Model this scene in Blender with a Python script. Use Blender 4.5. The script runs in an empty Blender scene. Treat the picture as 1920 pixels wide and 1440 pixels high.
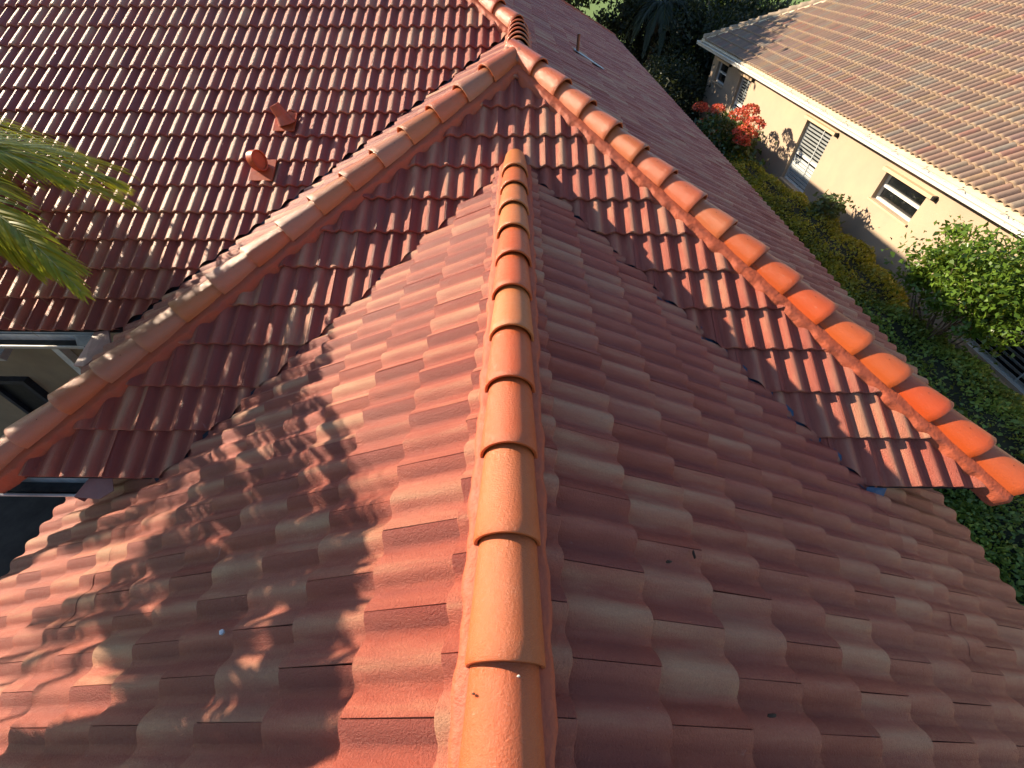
import bpy, bmesh, math, random
import numpy as np
from mathutils import Vector, Matrix
random.seed(7); RNG = np.random.default_rng(7)
S = bpy.context.scene
COL = S.collection
R = math.radians

# ---------------------------------------------------------------- camera
CAMP = Vector((0.0106, -1.4966, 2.6821))
PITCH, YAW = 0.829, -0.01331
cd = bpy.data.cameras.new("camera"); cam = bpy.data.objects.new("camera", cd); COL.objects.link(cam)
cd.sensor_width = 36.0; cd.lens = 778.51 / 1920 * 36.0; cd.clip_start = 0.02; cd.clip_end = 2000
cam.location = CAMP
fwd = Vector((math.sin(YAW) * math.cos(PITCH), math.cos(YAW) * math.cos(PITCH), -math.sin(PITCH)))
cam.rotation_euler = fwd.to_track_quat('-Z', 'Y').to_euler()
S.camera = cam

# ---------------------------------------------------------------- world, sun, exposure
SUN = Vector((-0.9135, 0.4067, 0.443)).normalized()
w = bpy.data.worlds.new("World"); S.world = w; w.use_nodes = True
nt = w.node_tree; nt.nodes.clear()
sky = nt.nodes.new('ShaderNodeTexSky'); sky.sky_type = 'NISHITA'; sky.sun_disc = False
sky.sun_elevation = math.asin(SUN.z); sky.sun_rotation = math.atan2(SUN.x, SUN.y)
sky.air_density = 1.2; sky.dust_density = 0.4; sky.ozone_density = 3.0
bg = nt.nodes.new('ShaderNodeBackground'); bg.inputs[1].default_value = 0.082
ow = nt.nodes.new('ShaderNodeOutputWorld')
nt.links.new(sky.outputs[0], bg.inputs[0]); nt.links.new(bg.outputs[0], ow.inputs[0])
sl = bpy.data.lights.new("sun", 'SUN'); sl.energy = 5.0; sl.angle = R(0.5); sl.color = (1.0, 0.82, 0.60)
so = bpy.data.objects.new("sun", sl); COL.objects.link(so)
so.rotation_euler = (-SUN).to_track_quat('-Z', 'Y').to_euler(); so.location = SUN * 30
S.view_settings.view_transform = 'Standard'; S.view_settings.look = 'None'
S.view_settings.gamma = 1.0; S.view_settings.exposure = 1.34
S.cycles.max_bounces = 6

# ---------------------------------------------------------------- fitted geometry of the place
s = 0.5034; cs = math.cos(math.atan(s)); sn = math.sin(math.atan(s))
W, WL, WR = 3.617, 3.837, 3.557        # hip end depth and its half widths
Y1 = 1.613                             # eave line of the set-back slope
HR, XR = 1.264, -0.0136                # wing ridge height and x
D = 0.343; TW = 0.290                  # tile exposure and width (two rolls)
JY = HR / s                            # where the wing ridge meets the hip end
YR = Y1 + W                            # where the short ridge meets the upper hip
ZA = s * W                             # apex height
KR = ZA / WR; KL = ZA / WL
GZ = -3.0

# ---------------------------------------------------------------- node helpers
def newmat(name):
    m = bpy.data.materials.new(name); m.use_nodes = True
    n = m.node_tree; n.nodes.clear()
    out = n.nodes.new('ShaderNodeOutputMaterial'); b = n.nodes.new('ShaderNodeBsdfPrincipled')
    n.links.new(b.outputs[0], out.inputs[0])
    return m, n, b
class NB:
    def __init__(s_, nt): s_.n = nt
    def node(s_, t, **k):
        x = s_.n.nodes.new(t)
        for a, v in k.items(): setattr(x, a, v)
        return x
    def set(s_, sock, v):
        if hasattr(v, 'is_linked') or isinstance(v, bpy.types.NodeSocket): s_.n.links.new(v, sock)
        else: sock.default_value = v
    def math(s_, op, a, b=0.0, c=0.0, clamp=False):
        x = s_.node('ShaderNodeMath', operation=op); x.use_clamp = clamp
        s_.set(x.inputs[0], a); s_.set(x.inputs[1], b); s_.set(x.inputs[2], c); return x.outputs[0]
    def noise(s_, scale, detail=2.0, rough=0.5, vec=None, dist=0.0):
        x = s_.node('ShaderNodeTexNoise'); x.inputs['Scale'].default_value = scale
        x.inputs['Detail'].default_value = detail; x.inputs['Roughness'].default_value = rough
        x.inputs['Distortion'].default_value = dist
        if vec is not None: s_.n.links.new(vec, x.inputs['Vector'])
        return x.outputs['Fac']
    def ramp(s_, fac, stops, interp='LINEAR'):
        x = s_.node('ShaderNodeValToRGB'); r = x.color_ramp; r.interpolation = interp
        while len(r.elements) < len(stops): r.elements.new(0.5)
        for e, (p, c) in zip(r.elements, stops):
            e.position = p; e.color = (c[0], c[1], c[2], 1) if not isinstance(c, (int, float)) else (c, c, c, 1)
        s_.n.links.new(fac, x.inputs[0]); return x.outputs[0]
    def mix(s_, f, a, b, mode='MIX'):
        x = s_.node('ShaderNodeMix', data_type='RGBA', blend_type=mode)
        s_.set(x.inputs[0], f)
        for i, v in ((6, a), (7, b)):
            s_.set(x.inputs[i], (v[0], v[1], v[2], 1) if isinstance(v, tuple) else v)
        return x.outputs[2]
    def obj(s_): return s_.node('ShaderNodeTexCoord').outputs['Object']
    def mapr(s_, v, a, b, c, d):
        x = s_.node('ShaderNodeMapRange'); s_.set(x.inputs[0], v)
        for i, q in enumerate((a, b, c, d)): x.inputs[i + 1].default_value = q
        return x.outputs[0]
    def bump(s_, h, strength, dist, b):
        x = s_.node('ShaderNodeBump'); x.inputs['Strength'].default_value = strength
        x.inputs['Distance'].default_value = dist; s_.set(x.inputs['Height'], h)
        s_.n.links.new(x.outputs[0], b.inputs['Normal']); s_.n.links.new(x.outputs[0], b.inputs['Coat Normal'])

def tile_material():
    m, n, b = newmat('blended_concrete_tile'); N = NB(n)
    uv = N.node('ShaderNodeUVMap', uv_map='tile'); sx = N.node('ShaderNodeSeparateXYZ'); n.links.new(uv.outputs[0], sx.inputs[0])
    rv = N.node('ShaderNodeUVMap', uv_map='rnd'); sr = N.node('ShaderNodeSeparateXYZ'); n.links.new(rv.outputs[0], sr.inputs[0])
    u, v, r1, r2 = sx.outputs[0], sx.outputs[1], sr.outputs[0], sr.outputs[1]
    oc = N.obj()
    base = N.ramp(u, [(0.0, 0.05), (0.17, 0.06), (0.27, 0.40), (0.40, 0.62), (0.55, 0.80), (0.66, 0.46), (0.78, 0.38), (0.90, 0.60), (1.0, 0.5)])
    # streaky patches that run down the tile, different on every tile
    cmb = N.node('ShaderNodeCombineXYZ')
    N.set(cmb.inputs[0], N.math('MULTIPLY_ADD', u, 3.0, N.math('MULTIPLY', r1, 71.0)))
    N.set(cmb.inputs[1], N.math('MULTIPLY_ADD', v, 1.6, N.math('MULTIPLY', r2, 53.0)))
    streak = N.noise(1.6, 3.0, 0.6, cmb.outputs[0])
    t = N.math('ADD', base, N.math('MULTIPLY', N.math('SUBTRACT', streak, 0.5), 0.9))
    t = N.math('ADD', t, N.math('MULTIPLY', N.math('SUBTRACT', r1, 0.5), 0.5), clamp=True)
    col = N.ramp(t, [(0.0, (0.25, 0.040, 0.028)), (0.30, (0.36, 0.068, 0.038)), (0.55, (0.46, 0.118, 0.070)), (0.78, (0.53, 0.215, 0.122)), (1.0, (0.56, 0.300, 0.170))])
    pink = N.math('MULTIPLY', N.ramp(r2, [(0.35, 0.0), (0.8, 1.0)]), 0.22)
    col = N.mix(pink, col, (0.42, 0.135, 0.100))
    spk = N.noise(170.0, 3.0, 0.8, oc)
    col = N.mix(N.mapr(spk, 0.35, 0.65, 0.0, 0.34), col, (0.20, 0.05, 0.032))
    blot = N.noise(1.3, 3.0, 0.6, oc)
    col = N.mix(N.mapr(blot, 0.48, 0.72, 0.0, 0.40), col, (0.27, 0.085, 0.065))
    scr = N.noise(9.0, 6.0, 0.75, oc, 1.5)
    col = N.mix(N.mapr(scr, 0.66, 0.74, 0.0, 0.45), col, (0.55, 0.42, 0.40))
    n.links.new(col, b.inputs['Base Color'])
    N.set(b.inputs['Roughness'], N.mapr(N.noise(60, 3, 0.6, oc), 0.3, 0.7, 0.36, 0.52))
    b.inputs['Specular IOR Level'].default_value = 0.5
    g = N.noise(120.0, 4.0, 0.8, oc)
    N.bump(g, 1.0, 0.012, b)
    return m
def cap_material():
    m, n, b = newmat('sealed_ridge_tile'); N = NB(n); oc = N.obj()
    oi = N.node('ShaderNodeObjectInfo')
    nz = N.noise(5.0, 3.0, 0.6, oc, 0.6)
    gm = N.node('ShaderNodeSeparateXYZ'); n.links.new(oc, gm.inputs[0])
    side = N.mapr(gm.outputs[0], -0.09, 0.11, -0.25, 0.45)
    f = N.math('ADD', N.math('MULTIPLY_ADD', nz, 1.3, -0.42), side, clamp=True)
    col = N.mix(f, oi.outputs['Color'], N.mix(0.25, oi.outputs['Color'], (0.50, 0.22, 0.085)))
    spk = N.noise(300.0, 2.0, 0.7, oc)
    col = N.mix(N.mapr(spk, 0.38, 0.66, 0.0, 0.30), col, (0.30, 0.075, 0.03))
    n.links.new(col, b.inputs['Base Color'])
    N.set(b.inputs['Roughness'], N.mapr(N.noise(40, 3, 0.6, oc), 0.3, 0.7, 0.34, 0.50))
    b.inputs['Specular IOR Level'].default_value = 0.5
    b.inputs['Coat Weight'].default_value = 0.35; b.inputs['Coat Roughness'].default_value = 0.13
    N.bump(N.noise(115.0, 4.0, 0.8, oc), 1.0, 0.0045, b)
    return m
def plain(name, col, rough=0.7, var=0.15, scale=6.0, bump=0.0, bscale=60.0, metal=0.0, col2=None, spec=0.4):
    m, n, b = newmat(name); N = NB(n); oc = N.obj()
    nz = N.noise(scale, 5.0, 0.62, oc)
    c2 = col2 if col2 else tuple(c * (1 - var * 2) for c in col)
    n.links.new(N.mix(N.mapr(nz, 0.35, 0.68, 0.0, 1.0), col, c2), b.inputs['Base Color'])
    N.set(b.inputs['Roughness'], N.mapr(N.noise(scale * 3, 3, 0.6, oc), 0.3, 0.7, rough - 0.06, rough + 0.06))
    b.inputs['Metallic'].default_value = metal; b.inputs['Specular IOR Level'].default_value = spec
    if bump: N.bump(N.noise(bscale, 4.0, 0.7, oc), bump, 0.01, b)
    return m
def leaf_mat(name, stops, rough=0.45, trans=0.0):
    m, n, b = newmat(name); N = NB(n)
    rv = N.node('ShaderNodeUVMap', uv_map='rnd'); sr = N.node('ShaderNodeSeparateXYZ'); n.links.new(rv.outputs[0], sr.inputs[0])
    col = N.ramp(sr.outputs[0], stops)
    n.links.new(col, b.inputs['Base Color']); b.inputs['Roughness'].default_value = rough
    b.inputs['Specular IOR Level'].default_value = 0.45
    if trans:
        tr = n.nodes.new('ShaderNodeBsdfTranslucent'); n.links.new(N.mix(0.5, col, (0.30, 0.34, 0.03)), tr.inputs[0])
        mx = n.nodes.new('ShaderNodeMixShader'); mx.inputs[0].default_value = trans
        n.links.new(b.outputs[0], mx.inputs[1]); n.links.new(tr.outputs[0], mx.inputs[2])
        n.links.new(mx.outputs[0], n.nodes['Material Output'].inputs[0])
    return m
def flat_tile_mat(name, stops):
    m, n, b = newmat(name); N = NB(n); oc = N.obj()
    rv = N.node('ShaderNodeUVMap', uv_map='rnd'); sr = N.node('ShaderNodeSeparateXYZ'); n.links.new(rv.outputs[0], sr.inputs[0])
    uv = N.node('ShaderNodeUVMap', uv_map='tile'); sx = N.node('ShaderNodeSeparateXYZ'); n.links.new(uv.outputs[0], sx.inputs[0])
    col = N.ramp(sr.outputs[0], stops)
    col = N.mix(N.mapr(N.noise(14, 4, 0.7, oc), 0.35, 0.7, 0.0, 0.65), col, (0.17, 0.125, 0.10))
    # bedding mortar showing at the nose of each barrel
    e = N.math('LESS_THAN', sx.outputs[1], 0.03)
    pan = N.math('GREATER_THAN', sx.outputs[0], 0.80)
    e = N.math('MAXIMUM', e, N.math('MULTIPLY', pan, N.math('LESS_THAN', sx.outputs[1], 0.06)))
    col = N.mix(N.math('MULTIPLY', e, 0.55), col, (0.32, 0.235, 0.15))
    n.links.new(col, b.inputs['Base Color']); b.inputs['Roughness'].default_value = 0.85
    b.inputs['Specular IOR Level'].default_value = 0.25
    N.bump(N.noise(60, 4, 0.7, oc), 0.5, 0.01, b)
    return m

M = {}
M['tile'] = tile_material()
M['cap'] = cap_material()
M['dark'] = plain('dark_hole', (0.02, 0.012, 0.01), 0.9, 0.1)
M['mortar'] = plain('painted_mortar', (0.40, 0.082, 0.032), 0.66, 0.12, 9.0, 0.9, 22.0, col2=(0.32, 0.075, 0.038))
M['cement'] = plain('weathered_mortar', (0.33, 0.13, 0.085), 0.75, 0.2, 14.0, 0.8, 40.0)
M['deck'] = plain('roof_underlayment', (0.05, 0.025, 0.02), 0.9)
M['flash'] = plain('bluish_painted_metal', (0.06, 0.10, 0.16), 0.4, 0.25, 12.0, metal=0.35)
M['flashdark'] = plain('dark_painted_metal', (0.025, 0.03, 0.045), 0.45, 0.3, 10.0, metal=0.2)
M['gutter'] = plain('dusty_white_aluminium', (0.56, 0.54, 0.52), 0.45, 0.22, 5.0, 0.1, 30.0)
M['troughfill'] = plain('dark_trough_fill', (0.06, 0.06, 0.06), 0.85, 0.3, 8.0, 0.5, 30.0)
M['pinkmetal'] = plain('faded_terracotta_metal', (0.40, 0.22, 0.19), 0.5, 0.15, 6.0)
M['vent'] = plain('terracotta_painted_metal', (0.45, 0.085, 0.03), 0.42, 0.12, 16.0, 0.15, 60.0)
M['copper'] = plain('brown_pipe', (0.20, 0.085, 0.05), 0.38, 0.2, 20.0, metal=0.5)
M['lead'] = plain('lead_flashing', (0.26, 0.32, 0.40), 0.40, 0.2, 9.0, metal=0.4)
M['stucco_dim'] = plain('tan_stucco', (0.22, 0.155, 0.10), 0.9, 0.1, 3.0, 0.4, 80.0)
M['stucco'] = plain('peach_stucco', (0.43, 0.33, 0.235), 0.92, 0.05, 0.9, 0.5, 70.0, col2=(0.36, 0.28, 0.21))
M['trim'] = plain('stucco_trim', (0.58, 0.43, 0.285), 0.9, 0.08, 3.0, 0.3, 60.0)
M['white'] = plain('white_paint', (0.74, 0.735, 0.70), 0.42, 0.06, 4.0)
M['cream'] = plain('cream_fascia', (0.66, 0.56, 0.40), 0.75, 0.12, 4.0, 0.3, 30.0)
M['glass'] = plain('dark_window_glass', (0.012, 0.014, 0.016), 0.06, 0.3, 2.0, spec=0.8)
M['shutter'] = plain('grey_white_shutter', (0.52, 0.56, 0.57), 0.45, 0.05, 4.0)
M['black'] = plain('black_frame', (0.012, 0.012, 0.014), 0.5, 0.2)
M['soil'] = plain('dark_soil', (0.055, 0.040, 0.028), 0.95, 0.3, 3.0, 0.8, 30.0)
M['lawn'] = plain('mown_lawn', (0.13, 0.20, 0.04), 0.9, 0.12, 0.25, 0.6, 8.0, col2=(0.125, 0.20, 0.045))
M['concrete'] = plain('grey_concrete', (0.30, 0.29, 0.27), 0.85, 0.12, 3.0, 0.3, 40.0)
M['darkpave'] = plain('dark_paving', (0.045, 0.04, 0.036), 0.9, 0.3, 3.0, 0.3, 40.0)  # dark mottled tone for the courtyard floor
M['bark'] = plain('grey_brown_bark', (0.17, 0.125, 0.09), 0.9, 0.25, 12.0, 0.8, 40.0)
M['rachis'] = plain('yellow_green_stalk', (0.26, 0.25, 0.05), 0.5, 0.15, 8.0)
M['straw'] = plain('dry_strand', (0.36, 0.22, 0.10), 0.7, 0.2, 8.0)
M['hull'] = plain('inner_hull', (0.02, 0.026, 0.012), 0.95, 0.3, 6.0)
M['flower'] = leaf_mat('red_flower', [(0.0, (0.48, 0.035, 0.03)), (0.5, (0.66, 0.075, 0.05)), (1.0, (0.72, 0.20, 0.13))], 0.6, 0.25)
M['hedgeleaf'] = leaf_mat('olive_hedge_leaf', [(0.0, (0.15, 0.14, 0.015)), (0.55, (0.33, 0.30, 0.025)), (1.0, (0.46, 0.37, 0.035))], 0.45, 0.3)
M['hedgeleaf2'] = leaf_mat('green_hedge_leaf', [(0.0, (0.10, 0.15, 0.03)), (0.6, (0.19, 0.28, 0.05)), (1.0, (0.28, 0.38, 0.06))], 0.5, 0.25)
M['treeleaf'] = leaf_mat('glossy_green_leaf', [(0.0, (0.045, 0.09, 0.012)), (0.5, (0.085, 0.16, 0.02)), (1.0, (0.15, 0.24, 0.03))], 0.32, 0.3)
M['bushleaf'] = leaf_mat('grey_green_leaf', [(0.0, (0.05, 0.08, 0.03)), (1.0, (0.15, 0.20, 0.08))], 0.4, 0.2)
M['darkleaf'] = leaf_mat('shade_toned_leaf', [(0.0, (0.007, 0.012, 0.006)), (1.0, (0.020, 0.034, 0.012))], 0.6, 0.1)  # near-black leaf colour carries the deep shade of the gap
M['palmleaf'] = leaf_mat('palm_leaflet', [(0.0, (0.10, 0.16, 0.012)), (0.5, (0.24, 0.28, 0.012)), (1.0, (0.44, 0.38, 0.015))], 0.38, 0.45)
M['ntile'] = flat_tile_mat('weathered_barrel_tile', [(0.0, (0.20, 0.135, 0.105)), (0.3, (0.26, 0.18, 0.135)), (0.5, (0.28, 0.165, 0.12)), (0.62, (0.23, 0.20, 0.165)), (0.78, (0.31, 0.205, 0.12)), (0.9, (0.24, 0.16, 0.14)), (1.0, (0.30, 0.14, 0.10))])
M['ncap'] = plain('weathered_ridge_cap', (0.38, 0.30, 0.22), 0.9, 0.2, 6.0, 0.4, 30.0)

# ---------------------------------------------------------------- object helpers
def link(o, parent=None):
    COL.objects.link(o)
    if parent: o.parent = parent
    return o
def tag(o, label=None, cat=None, group=None, kind=None):
    if label: o['label'] = label
    if cat: o['category'] = cat
    if group: o['group'] = group
    if kind: o['kind'] = kind
    return o
def empty(name, loc, label, cat, group=None):
    o = bpy.data.objects.new(name, None); o.location = loc; o.empty_display_size = 0.2
    link(o); return tag(o, label, cat, group)
def child(o, parent):
    """parent keeps its own location; children are built in world space"""
    o.parent = parent
    o.matrix_parent_inverse = Matrix.Translation(-parent.location)
    return o
class MB:
    def __init__(s_): s_.v = []; s_.f = []; s_.m = []
    def add(s_, vs, fs, mi=0):
        b = len(s_.v); s_.v += [tuple(x) for x in vs]
        for f in fs: s_.f.append(tuple(b + i for i in f)); s_.m.append(mi)
    def box(s_, c, size, X=(1, 0, 0), Y=(0, 1, 0), mi=0, Z=None):
        X = Vector(X).normalized(); Y = Vector(Y).normalized(); Z = Vector(Z) if Z else X.cross(Y)
        c = Vector(c); a, b, d = (q / 2 for q in size)
        vs = [c + X * i * a + Y * j * b + Z * k * d for i in (-1, 1) for j in (-1, 1) for k in (-1, 1)]
        s_.add(vs, [(0, 1, 3, 2), (4, 6, 7, 5), (0, 4, 5, 1), (2, 3, 7, 6), (0, 2, 6, 4), (1, 5, 7, 3)], mi)
    def tube(s_, pts, rad, k=8, mi=0, cap=True):
        pts = [Vector(p) for p in pts]; rs = rad if isinstance(rad, (list, tuple)) else [rad] * len(pts)
        vs = []; fs = []; up = Vector((0.13, 0.31, 0.94))
        for i, p in enumerate(pts):
            t = (pts[min(i + 1, len(pts) - 1)] - pts[max(i - 1, 0)]).normalized()
            a = t.cross(up)
            if a.length < 0.1: a = t.cross(Vector((1, 0, 0)))
            a.normalize(); b = t.cross(a)
            for j in range(k):
                q = 2 * math.pi * j / k; vs.append(p + (a * math.cos(q) + b * math.sin(q)) * rs[i])
        for i in range(len(pts) - 1):
            for j in range(k):
                fs.append((i * k + j, i * k + (j + 1) % k, (i + 1) * k + (j + 1) % k, (i + 1) * k + j))
        if cap: fs.append(tuple(range(k))[::-1]); fs.append(tuple((len(pts) - 1) * k + j for j in range(k)))
        s_.add(vs, fs, mi)
    def build(s_, name, mats, parent=None, smooth=False):
        me = bpy.data.meshes.new(name); me.from_pydata(s_.v, [], s_.f); me.update()
        mats = mats if isinstance(mats, list) else [mats]
        for m in mats: me.materials.append(m)
        if len(mats) > 1: me.polygons.foreach_set('material_index', s_.m)
        if smooth: me.polygons.foreach_set('use_smooth', [True] * len(me.polygons))
        o = link(bpy.data.objects.new(name, me))
        if parent: child(o, parent)
        return o

def mesh_np(name, V, F, mats, uv1=None, uv2=None, smooth=None):
    """V (n,3), F (m,4) quads; uv arrays per vertex, expanded per loop"""
    me = bpy.data.meshes.new(name)
    nf = len(F)
    me.vertices.add(len(V)); me.vertices.foreach_set('co', V.astype(np.float32).ravel())
    me.loops.add(nf * 4); me.loops.foreach_set('vertex_index', F.astype(np.int32).ravel())
    me.polygons.add(nf); me.polygons.foreach_set('loop_start', np.arange(0, nf * 4, 4, dtype=np.int32))
    me.polygons.foreach_set('loop_total', np.full(nf, 4, dtype=np.int32))
    me.update(calc_edges=True)
    for nm, uv in (('tile', uv1), ('rnd', uv2)):
        if uv is not None:
            l = me.uv_layers.new(name=nm); l.data.foreach_set('uv', uv[F.ravel()].astype(np.float32).ravel())
    if smooth is not None: me.polygons.foreach_set('use_smooth', smooth)
    for m in (mats if isinstance(mats, list) else [mats]): me.materials.append(m)
    me.validate(); return me

# ---------------------------------------------------------------- roof tile field
def villa_profile(u):
    """double-roll tile, joint on the crest of a roll (u=0 and 1)"""
    ph = (u * 2.0) % 1.0
    a = np.minimum(ph, 1 - ph)                     # 0 at crest, .5 at pan centre
    h = np.where(a < 0.41, np.clip(1 - (a / 0.41) ** 2.0, 0, 1) ** 1.15, 0.0)
    return 0.025 * h + 0.004 * np.cos(ph * 2 * math.pi)
def barrel_profile(u):
    a = np.abs(u - 0.40) / 0.40
    h = np.where(a < 1, np.sqrt(np.clip(1 - a * a, 0, 1)), 0.0)
    return 0.055 * h
def tile_field(name, O, U, V, ulen0, ulen1, rows, mat, parent, planes, tw=TW, d=D, prof=villa_profile, K=22, u0=0.0,
               stagger=True, lift=0.030, rowoff=0, endpad=None):
    O, U, V = (np.array(q, float) for q in (O, U, V)); Nn = np.cross(U, V)
    us = np.linspace(0, 1, K)
    if prof is villa_profile: us = np.sort(np.concatenate([us, [0.006, 0.994, 0.192, 0.308, 0.692, 0.808]]))
    pz = prof(us).copy()
    if prof is villa_profile:
        pz[0] -= 0.012; pz[-1] -= 0.004
    k = len(us)
    # rows along the tile: underside lip, nose bottom, nose top bevel x2, body..., head
    vv = np.array([0.012, 0.0, 0.0, 0.005, 0.06, 0.18, 0.30, d, d + 0.03])
    def lz(v): return lift * (1 - v / d)
    dz = np.array([lift - 0.022, lift - 0.022, lift - 0.005, lz(0.005), lz(0.06), lz(0.18), lz(0.30), lz(d), lz(d + 0.03)])
    nr = len(vv); nv = nr * k
    base_u = np.tile(us, nr); base_v = np.repeat(vv, k); base_z = np.tile(pz, nr) + np.repeat(dz, k)
    base_z[:k] *= 1.0
    ii = np.arange(k - 1); quads = []
    for r in range(nr - 1):
        a = r * k + ii; quads.append(np.stack([a, a + 1, a + 1 + k, a + k], 1))
    Q = np.concatenate(quads); sm = np.ones(len(Q), bool); sm[:2 * (k - 1)] = False
    # split the nose face from the top so shading stays crisp
    VS, FS, U1, U2, SM = [], [], [], [], []
    n = 0
    # simple reject test with the clip planes
    for j in range(rows[0], rows[1]):
        off = (tw / 2 if (stagger and (j + rowoff) % 2) else 0.0) + u0
        i0 = math.floor((ulen0 - off) / tw) - 1; i1 = math.ceil((ulen1 - off) / tw) + 1
        for i in range(i0, i1):
            x0 = off + i * tw
            if x0 > ulen1 or x0 + tw < ulen0: continue
            c = O + U * (x0 + tw / 2) + V * (j * d + d / 2)
            if any(np.dot(c, pn) - pc > 0.32 for pn, pc in planes): continue
            r1, r2 = RNG.random(2); rot = (RNG.random() - .5) * 0.012; dj = (RNG.random() - .5) * 0.010
            hz = (RNG.random() - .5) * 0.005
            uu = x0 + base_u * tw + rot * base_v; vj = j * d + base_v + dj + rot * (base_u - .5) * tw
            P = O + np.outer(uu, U) + np.outer(vj, V) + np.outer(base_z + hz, Nn)
            VS.append(P); FS.append(Q + n); n += nv
            U1.append(np.stack([base_u, base_v], 1)); U2.append(np.tile([r1, r2], (nv, 1))); SM.append(sm)
    V_ = np.concatenate(VS); F_ = np.concatenate(FS)
    me = mesh_np(name, V_, F_, mat, np.concatenate(U1), np.concatenate(U2), np.concatenate(SM))
    if planes:
        bm = bmesh.new(); bm.from_mesh(me)
        for pn, pc in planes:
            pn = Vector(pn); co = pn * (pc / pn.length_squared)
            bmesh.ops.bisect_plane(bm, geom=bm.verts[:] + bm.edges[:] + bm.faces[:], dist=1e-5, plane_co=co, plane_no=pn, clear_outer=True)
        bm.to_mesh(me); bm.free()
    # sharp nose edges
    return me
def join_meshes(name, meshes, parent):
    bm = bmesh.new()
    for me in meshes: bm.from_mesh(me)
    me = bpy.data.meshes.new(name); bm.to_mesh(me); bm.free()
    for m in meshes[0].materials: me.materials.append(m)
    e = np.zeros(len(me.edges) * 2)
    me.set_sharp_from_angle(angle=R(40))
    o = link(bpy.data.objects.new(name, me))
    if parent: child(o, parent)
    return o
def hp(p, q, side):
    """vertical plane through plan points p,q; outer side is where 'side' point lies"""
    p = np.array(p[:2], float); q = np.array(q[:2], float); t = q - p; nn = np.array([t[1], -t[0]]); nn /= np.linalg.norm(nn)
    if nn @ (np.array(side[:2], float) - p) < 0: nn = -nn
    return ((nn[0], nn[1], 0.0), float(nn @ p))
def shift(pl, d): return (pl[0], pl[1] + d)

# ================================================================ GROUND
def ground():
    bm = bmesh.new()
    rings = [0, 2, 4, 6, 8, 11, 15, 20, 26, 34, 45, 60, 85, 120, 200, 400, 900]
    seg = 48; vs = []
    for r in rings[1:]:
        vs.append([bm.verts.new((r * math.cos(2 * math.pi * k / seg) + 2, r * math.sin(2 * math.pi * k / seg) + 6,
                                 GZ + (0.03 * math.sin(r * 1.7 + k) if 30 < r < 200 else 0))) for k in range(seg)])
    c = bm.verts.new((2, 6, GZ))
    for k in range(seg): bm.faces.new((c, vs[0][k], vs[0][(k + 1) % seg]))
    for a, b in zip(vs, vs[1:]):
        for k in range(seg): bm.faces.new((a[k], b[k], b[(k + 1) % seg], a[(k + 1) % seg]))
    me = bpy.data.meshes.new('lawn'); bm.to_mesh(me); bm.free(); me.materials.append(M['lawn'])
    tag(link(bpy.data.objects.new('lawn', me)), kind='structure')
    b = MB(); pts = []
    for k in range(40):
        a = 2 * math.pi * k / 40; pts.append((1.5 + 17 * math.cos(a) * (1 + .05 * math.sin(5 * a)), 10 + 23 * math.sin(a) * (1 + .05 * math.sin(4 * a)), GZ + 0.012))
    b.add(pts, [tuple(range(40))]); tag(b.build('garden_soil', M['soil']), kind='structure')
    b = MB(); b.box((-6.2, -1.5, GZ + 0.06), (4.6, 6.5, 0.10)); tag(b.build('courtyard_paving', M['darkpave']), kind='structure')
ground()

# ================================================================ OUR HOUSE
house = empty('tiled_house', (0, 0, GZ), 'house with red and buff double-roll tile hip roof, wing ridge running away from the viewer', 'house')
APEX = (0, W); CL = (-WL, 0); CR = (WR, 0); J = (XR, JY); RT = (0, YR)
def hipend():
    U = (1, 0, 0); V = (0, cs, sn); O = (0, 0, 0)
    hl = hp(CL, APEX, (-WL, W)); hr = hp(CR, APEX, (WR, W))
    vL = hp(J, (XR - HR / s, 0), (XR, 0)); vR = hp(J, (XR + HR / s, 0), (XR, 0))
    u0 = 2.5767 - int(2.5767 / TW) * TW - TW
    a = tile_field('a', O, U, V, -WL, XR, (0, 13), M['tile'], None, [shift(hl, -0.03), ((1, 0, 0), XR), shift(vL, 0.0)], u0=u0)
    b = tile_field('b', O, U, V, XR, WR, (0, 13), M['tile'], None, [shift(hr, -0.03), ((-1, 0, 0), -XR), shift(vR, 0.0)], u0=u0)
    join_meshes('roof_slope', [a, b], house)
def wing():
    vL = hp(J, (XR - HR / s, 0), (XR - HR / s, JY)); vR = hp(J, (XR + HR / s, 0), (XR + HR / s, JY))
    yb = -4.6
    for side in (-1, 1):
        eo = 0.164 + 0.3067 * 12 if side < 0 else 0.172 + 0.3067 * 11
        O = (XR + side * eo, 0, HR - s * eo); V = (-side * cs, 0, sn); U = (0, side, 0)
        n = 12 if side < 0 else 11
        xv = XR + side * HR / s
        v_ = vL if side < 0 else vR
        lo, hi = (-2.7, -yb) if side < 0 else (yb, 2.7)
        yj = -0.0971 * side
        u0 = (yj % TW)
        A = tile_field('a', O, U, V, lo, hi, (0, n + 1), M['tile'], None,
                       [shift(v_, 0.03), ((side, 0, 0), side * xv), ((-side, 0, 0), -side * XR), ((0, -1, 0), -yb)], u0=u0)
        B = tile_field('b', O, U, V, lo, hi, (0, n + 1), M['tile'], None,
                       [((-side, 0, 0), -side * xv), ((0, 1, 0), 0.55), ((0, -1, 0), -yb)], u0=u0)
        join_meshes('roof_slope', [A, B], house)
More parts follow.
